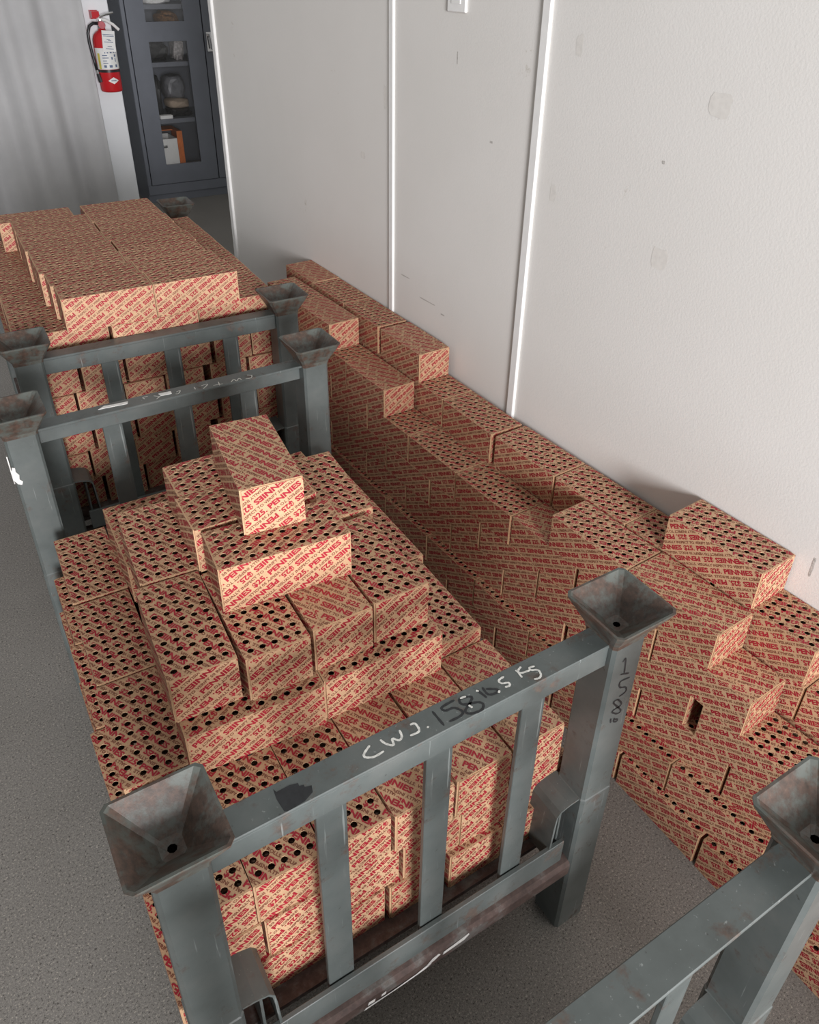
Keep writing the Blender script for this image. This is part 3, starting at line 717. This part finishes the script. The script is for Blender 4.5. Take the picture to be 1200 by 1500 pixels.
for s in (-0.635, -0.414, -0.193, 0.051, 0.2725, 0.494, 0.714, 0.936, 1.158, 1.378, 1.598, 1.818): putw('holed', s, 4, False)
putw('plain', -0.061, 5, False, 'plain-topped coin carton ending the fifth layer of the wall stack, outer row')
for s in (0.159, 0.384, 0.604, 0.824, 1.044, 1.264, 1.484, 1.704): putw('plain' if s == 0.384 else 'holed', s, 5, False)
putw('plain', 0.036, 6, False, 'plain-topped coin carton beside and just below the lone top carton of wall stack')
putw('holed', 0.256, 6, False, 'holed-top coin carton set back behind the plain one beside the lone top carton')
putw('plain', 1.164, 6, False, 'plain-topped coin carton stepping down, sixth layer of wall stack behind racks')
for s in (1.385, 1.606, 1.827): putw('holed', s, 6, False)
putw('plain', 1.475, 7, False, 'plain-topped coin carton facing the rack cup, top outer row of wall stack')
putw('holed', 1.697, 7, False, 'holed-top coin carton behind the rack cup, top outer row of wall stack')
putw('holed', 0.051, 7, True, 'holed-top coin carton alone on the wall stack, casting a shadow on the wall')
putw('plain', 1.157, 7, True, 'plain-topped coin carton leading the top wall-side row near the wall trim')
for s, k in ((1.389, 'holed'), (1.609, 'holed'), (1.829, 'plain')): putw(k, s, 7, True)
for s, w in ((-0.081, 'partly under and in front of the lone top carton'), (0.148, 'partly under and just behind the lone top carton'), (0.3675, 'second behind the lone top carton, against the wall'), (0.589, 'third behind the lone top carton, against the wall'), (0.8175, 'beside the wider wall trim, after a gap in the row'), (1.038, 'reaching under the plain carton near the trim'), (1.258, None), (1.478, None), (1.829, None)):
    putw('holed', s, 6, True, 'holed-top coin carton '+w if w else None)
for layer in range(1, 6):
    off = -0.745 if layer % 2 else -0.635
    for n in range(13 if layer % 2 else 12): putw('holed', off+0.2197*n, layer, True)

# ------------------------------------------------------------------ steel cabinet
cb = thing('storage_cabinet', 'tall dark grey steel cabinet with glazed door panels', 'cabinet', (1.395, 5.40, 0))
CWD, CD, CHT = 1.07, 0.50, 1.98
bm = bmesh.new()
box(bm, 0, 0.02, 0.012, CD, 0.0, CHT); box(bm, CWD-0.02, CWD, 0.012, CD, 0.0, CHT); box(bm, 0.02, CWD-0.02, CD-0.015, CD, 0.0, CHT)
box(bm, 0.02, CWD-0.02, 0.02, CD-0.015, 0.095, 0.11); box(bm, 0.02, CWD-0.02, 0.02, CD-0.015, CHT-0.02, CHT)
obj('body', finish(bm, 'body', MCAB), cb)
obj('plinth', boxmesh('plinth', 0.02, CWD-0.02, 0.012, 0.03, 0, 0.055, MCAB), cb)
obj('bottom_frame', boxmesh('bottom_frame', 0, CWD, 0.0, 0.014, 0.055, 0.124, MCAB, 0.003), cb)
obj('side_frame', boxmesh('side_frame', 0, 0.027, 0.0, 0.014, 0.124, CHT, MCAB, 0.003), cb)
obj('side_frame', boxmesh('side_frame', CWD-0.027, CWD, 0.0, 0.014, 0.124, CHT, MCAB, 0.003), cb)
obj('top_frame', boxmesh('top_frame', 0, CWD, 0.0, 0.014, CHT-0.03, CHT, MCAB, 0.003), cb)
def cab_door(x0, x1, wx0, wx1):
    bm = bmesh.new(); z0, z1 = 0.128, CHT-0.034; y0, y1 = -0.004, 0.014
    wins = [(0.258, 1.056), (1.175, 1.80)]
    box(bm, x0, wx0, y0, y1, z0, z1); box(bm, wx1, x1, y0, y1, z0, z1)
    zz = [z0, wins[0][0], wins[0][1], wins[1][0], wins[1][1], z1]
    for a in (0, 2, 4): box(bm, wx0, wx1, y0, y1, zz[a], zz[a+1])
    d = obj('door', finish(bm, 'door', MCAB), cb)
    for a, b in wins: obj('pane', boxmesh('pane', wx0, wx1, 0.006, 0.009, a, b, MGL), d)
    return d
cab_door(0.031, 0.531, 0.153, 0.412); dr = cab_door(0.539, 1.039, 0.660, 0.917)
bm = bmesh.new()
box(bm, 0.552, 0.592, -0.012, -0.004, 0.985, 1.105); tube(bm, [(0.572, -0.012, 1.085), (0.572, -0.032, 1.085)], 0.011, 10)
tube(bm, [(0.570, -0.034, 1.095), (0.572, -0.040, 1.070), (0.576, -0.040, 1.040), (0.578, -0.034, 1.0)], 0.009, 10)
hd = obj('handle', finish(bm, 'handle', MCH, smooth=False), dr); hd['label'] = 'chrome twist handle'
for z in (0.56, 0.926, 1.275): obj('shelf', boxmesh('shelf', 0.021, CWD-0.021, 0.03, CD-0.017, z-0.03, z, MCAB, 0.002), cb)

def lump(name, c, r, m, seed, amp=0.25, label='', cat='bag', flat=True):
    """crumpled soft thing resting on its base"""
    rr = random.Random(seed); bm = bmesh.new(); bmesh.ops.create_icosphere(bm, subdivisions=3, radius=1.0)
    ph = [(rr.uniform(1.5, 4), rr.uniform(0, 6), rr.uniform(1.5, 4), rr.uniform(0, 6)) for _ in range(4)]
    for v in bm.verts:
        n = v.co.copy(); s = sum(math.sin(a*n.x*1.7+b)*math.sin(d*n.z*1.7+e+a*n.y) for a, b, d, e in ph)/3
        p = Vector((math.copysign(abs(n.x)**0.6, n.x), math.copysign(abs(n.y)**0.6, n.y), math.copysign(abs(n.z)**0.65, n.z)))*(1+amp*s)
        p.z = max(p.z, -0.8) if flat else p.z
        v.co = Vector((p.x*r[0], p.y*r[1], (p.z+0.8)*r[2]))
    o = obj(name, finish(bm, name, m, smooth=False)); o.location = c
    return tag(o, label, cat)
X0, Y0 = 1.395, 5.40
lump('garbage_bag', (X0+0.235, Y0+0.20, 0.926), (0.085, 0.10, 0.065), MBLK, 1, 0.2, 'crumpled black plastic bag on the middle cabinet shelf')
lump('plastic_film', (X0+0.385, Y0+0.17, 0.926), (0.036, 0.07, 0.085), MCLR, 2, 0.3, 'crumpled pale plastic film beside the black bag in cabinet', 'plastic film')
lump('garbage_bag', (X0+0.208, Y0+0.22, 0.56), (0.028, 0.09, 0.15), MBLK, 3, 0.15, 'tall black plastic bag on the lower cabinet shelf')
lump('plastic_pouch', (X0+0.345, Y0+0.24, 0.675), (0.075, 0.09, 0.085), MGRY, 4, 0.12, 'grey plastic pouch lying on folded cloth in the cabinet', 'pouch')
lump('folded_cloth', (X0+0.345, Y0+0.20, 0.615), (0.080, 0.10, 0.033), MBEI, 5, 0.06, 'folded beige cloth on a black bag in the cabinet', 'cloth')
lump('garbage_bag', (X0+0.345, Y0+0.18, 0.56), (0.085, 0.09, 0.032), MBLK, 6, 0.2, 'flat shiny black bag under the beige folded cloth')
lump('dried_flowers', (X0+0.36, Y0+0.24, 1.275-0.145), (0.07, 0.09, 0.05), simple('orange_brown_goods', (0.25, 0.12, 0.04), 0.6, 0, 0.6, 60), 8, 0.35, 'orange brown bundle high in the cabinet under the upper shelf', 'bundle')
o = lump('white_cloth', (X0+0.27, Y0+0.16, 1.275), (0.10, 0.09, 0.03), MLAB, 9, 0.2, 'white folded cloth on the upper cabinet shelf', 'cloth')
tag(obj('white_card', boxmesh('white_card', X0+0.155, X0+0.165, Y0+0.05, Y0+0.20, 0.56, 0.80, MLAB)), 'narrow white card standing upright in the cabinet', 'card')
tag(obj('small_white_box', boxmesh('small_white_box', X0+0.172, X0+0.262, Y0+0.045, Y0+0.10, 0.56, 0.583, MLAB, 0.002)), 'small flat white box at the shelf edge in the cabinet', 'box')
bb = thing('white_bin', 'white plastic storage bin with an oval grip hole in cabinet', 'bin', (X0+0.165, Y0+0.05, 0.11))
bm = bmesh.new(); box(bm, -0.03, 0.105, 0, 0.22, 0, 0.005); box(bm, -0.03, 0.105, 0, 0.004, 0.005, 0.251); box(bm, -0.03, 0.105, 0, 0.004, 0.275, 0.315); box(bm, -0.03, -0.016, 0, 0.004, 0.251, 0.275); box(bm, 0.032, 0.105, 0, 0.004, 0.251, 0.275); box(bm, -0.03, 0.105, 0.216, 0.22, 0.005, 0.315); box(bm, -0.03, -0.026, 0.004, 0.216, 0.005, 0.315); box(bm, 0.101, 0.105, 0.004, 0.216, 0.005, 0.315)
obj('body', finish(bm, 'bin_body', MLAB), bb)
bm = bmesh.new(); n = 20                        # rounded rim set in the grip opening
def oval(rx, rz_, y): return [bm.verts.new((0.008+0.013*(1 if math.cos(2*PI*(i+0.5)/n) > 0 else -1)+rx*math.cos(2*PI*(i+0.5)/n), y, 0.263+rz_*math.sin(2*PI*(i+0.5)/n))) for i in range(n)]
O1, O2, O3, O4 = oval(0.0125, 0.0135, -0.0008), oval(0.0095, 0.0095, -0.0008), oval(0.0095, 0.0095, 0.005), oval(0.0125, 0.0135, 0.005)
for P, Q in ((O1, O2), (O2, O3), (O3, O4), (O4, O1)):
    for i in range(n): bm.faces.new((P[i], P[(i+1)%n], Q[(i+1)%n], Q[i]))
obj('grip_rim', finish(bm, 'grip_rim', MLAB), bb)
ob = thing('orange_folder', 'orange open-fronted cardboard file standing beside the white bin', 'file box', (X0+0.275, Y0+0.06, 0.11))
bm = bmesh.new(); box(bm, 0, 0.04, 0, 0.012, 0.0, 0.36); box(bm, 0.034, 0.04, 0.012, 0.25, 0, 0.36); box(bm, -0.10, 0.0, 0.10, 0.25, 0.352, 0.36); box(bm, 0, 0.04, 0.012, 0.25, 0.35, 0.36)
obj('cover', finish(bm, 'folder_cover', MORG), ob)
tag(obj('parts_tray', boxmesh('parts_tray', X0+0.325, X0+0.50, Y0+0.05, Y0+0.30, 0.11, 0.205, MTRY, 0.006)), 'brown grey tray on the cabinet floor beside the orange file', 'tray')

# ------------------------------------------------------------------ fire extinguisher on the column
ex = thing('fire_extinguisher', 'red fire extinguisher with white label hung on the white column', 'fire extinguisher', (1.088, 4.628, 0.872))
bm = bmesh.new(); prof = [(0.050, 0.0), (0.058, 0.004), (0.060, 0.012), (0.060, 0.255), (0.058, 0.275), (0.050, 0.295), (0.036, 0.310), (0.022, 0.318), (0.018, 0.330)]
lathe(bm, prof, 0, 0, 32); obj('cylinder', finish(bm, 'cylinder', MRED, smooth=True), ex)
def wrap(name, z0, z1, a0, a1, r, m, parent, cols=14):
    bm = bmesh.new(); A = []
    for i in range(cols+1):
        a = math.radians(a0+(a1-a0)*i/cols); A.append([bm.verts.new((r*math.cos(a), r*math.sin(a), z)) for z in (z0, z1)])
    for i in range(cols): bm.faces.new((A[i][0], A[i+1][0], A[i+1][1], A[i][1]))
    return obj(name, finish(bm, name, m, smooth=True), parent)
lb = wrap('label', 0.122, 0.232, 190, 352, 0.0606, MLAB, ex); lb['label'] = 'white instruction label'
for k, (za, zb, aa, ab) in enumerate(((0.205, 0.212, 250, 318), (0.192, 0.197, 236, 262), (0.180, 0.184, 236, 268), (0.165, 0.169, 236, 258), (0.153, 0.157, 236, 262), (0.132, 0.145, 238, 252), (0.132, 0.145, 266, 282), (0.132, 0.146, 300, 312), (0.186, 0.198, 300, 310), (0.160, 0.180, 302, 308), (0.172, 0.186, 282, 290))):
    wrap('label_print', za, zb, aa, ab, 0.0609, MBLU, lb, 4)
wrap('yellow_strip', 0.124, 0.205, 208, 222, 0.0609, MYEL, lb, 3)
wrap('strap', 0.106, 0.120, 0, 360, 0.0615, MBLK, ex, 28)
bm = bmesh.new()                                     # white diamond emblem
pts = [(276, 0.062), (300, 0.080), (276+0, 0.080)]
A = []
for i in range(9):
    a = math.radians(246+60*i/8); h = 0.018*(1-abs(i-4)/4)
    A.append((bm.verts.new((0.0607*math.cos(a), 0.0607*math.sin(a), 0.063+h)), bm.verts.new((0.0607*math.cos(a), 0.0607*math.sin(a), 0.063-h-0.00001))))
for i in range(8): bm.faces.new((A[i][0], A[i][1], A[i+1][1], A[i+1][0]))
em = obj('emblem', finish(bm, 'emblem', MLAB), ex); wrap('emblem_print', 0.0605, 0.0655, 262, 290, 0.0610, MBLU, em, 4)
bm = bmesh.new(); lathe(bm, [(0.018, 0.325), (0.020, 0.332), (0.020, 0.352), (0.015, 0.356), (0.015, 0.372)], 0, 0, 16); box(bm, -0.016, 0.016, -0.010, 0.010, 0.352, 0.380)
vl = obj('valve', finish(bm, 'valve', MCH), ex)
bm = bmesh.new(); tube(bm, [(-0.012, -0.004, 0.376), (0.03, -0.006, 0.366), (0.065, -0.008, 0.345), (0.092, -0.010, 0.318)], 0.008, 8); obj('carry_handle', finish(bm, 'carry_handle', MLAB), vl)
bm = bmesh.new(); tube(bm, [(-0.005, -0.004, 0.384), (0.03, -0.006, 0.396), (0.075, -0.008, 0.404)], 0.007, 8); obj('squeeze_lever', finish(bm, 'squeeze_lever', MCH), vl)
bm = bmesh.new(); cyl(bm, (-0.002, -0.018, 0.348), (-0.002, -0.034, 0.345), 0.019, 0.019, 18); obj('pressure_gauge', finish(bm, 'pressure_gauge', simple('gauge_pink', (0.55, 0.16, 0.18), 0.3)), vl)
bm = bmesh.new(); tube(bm, [(-0.018, 0, 0.352), (-0.042, -0.004, 0.354), (-0.066, -0.006, 0.340), (-0.080, -0.008, 0.305), (-0.082, -0.010, 0.26), (-0.078, -0.012, 0.21), (-0.073, -0.014, 0.16), (-0.068, -0.016, 0.118)], 0.0085, 10)
hs = obj('hose', finish(bm, 'hose', MBLK, smooth=True), ex)
bm = bmesh.new(); tube(bm, [(-0.068, -0.016, 0.118), (-0.066, -0.017, 0.098)], 0.010, 10); obj('hose_ferrule', finish(bm, 'hose_ferrule', MCH), hs)
bm = bmesh.new(); cyl(bm, (-0.066, -0.017, 0.100), (-0.058, -0.020, 0.055), 0.010, 0.014, 12); obj('nozzle', finish(bm, 'nozzle', MBLK), hs)
bm = bmesh.new(); box(bm, -0.046, 0.024, -0.0685, -0.067, 0.215, 0.320); tg = obj('inspection_tag', finish(bm, 'inspection_tag', MLAB), ex); tg.rotation_euler = (0, math.radians(5), 0)
bm = bmesh.new()
for z, a, b in ((0.300, -0.042, 0.018), (0.292, -0.040, 0.018), (0.276, -0.022, -0.004), (0.270, -0.014, 0.002), (0.262, -0.038, 0.012), (0.240, -0.020, 0.004), (0.228, -0.030, 0.012)): box(bm, a, b, -0.0690, -0.0685, z-0.0015, z+0.0015)
obj('tag_print', finish(bm, 'tag_print', MBLU), tg)
bm = bmesh.new(); box(bm, -0.040, 0.0, 0.040, 0.072, 0.372, 0.415); box(bm, -0.040, 0.0, 0.0, 0.044, 0.380, 0.412); obj('wall_hook', finish(bm, 'wall_hook', MRED), ex)
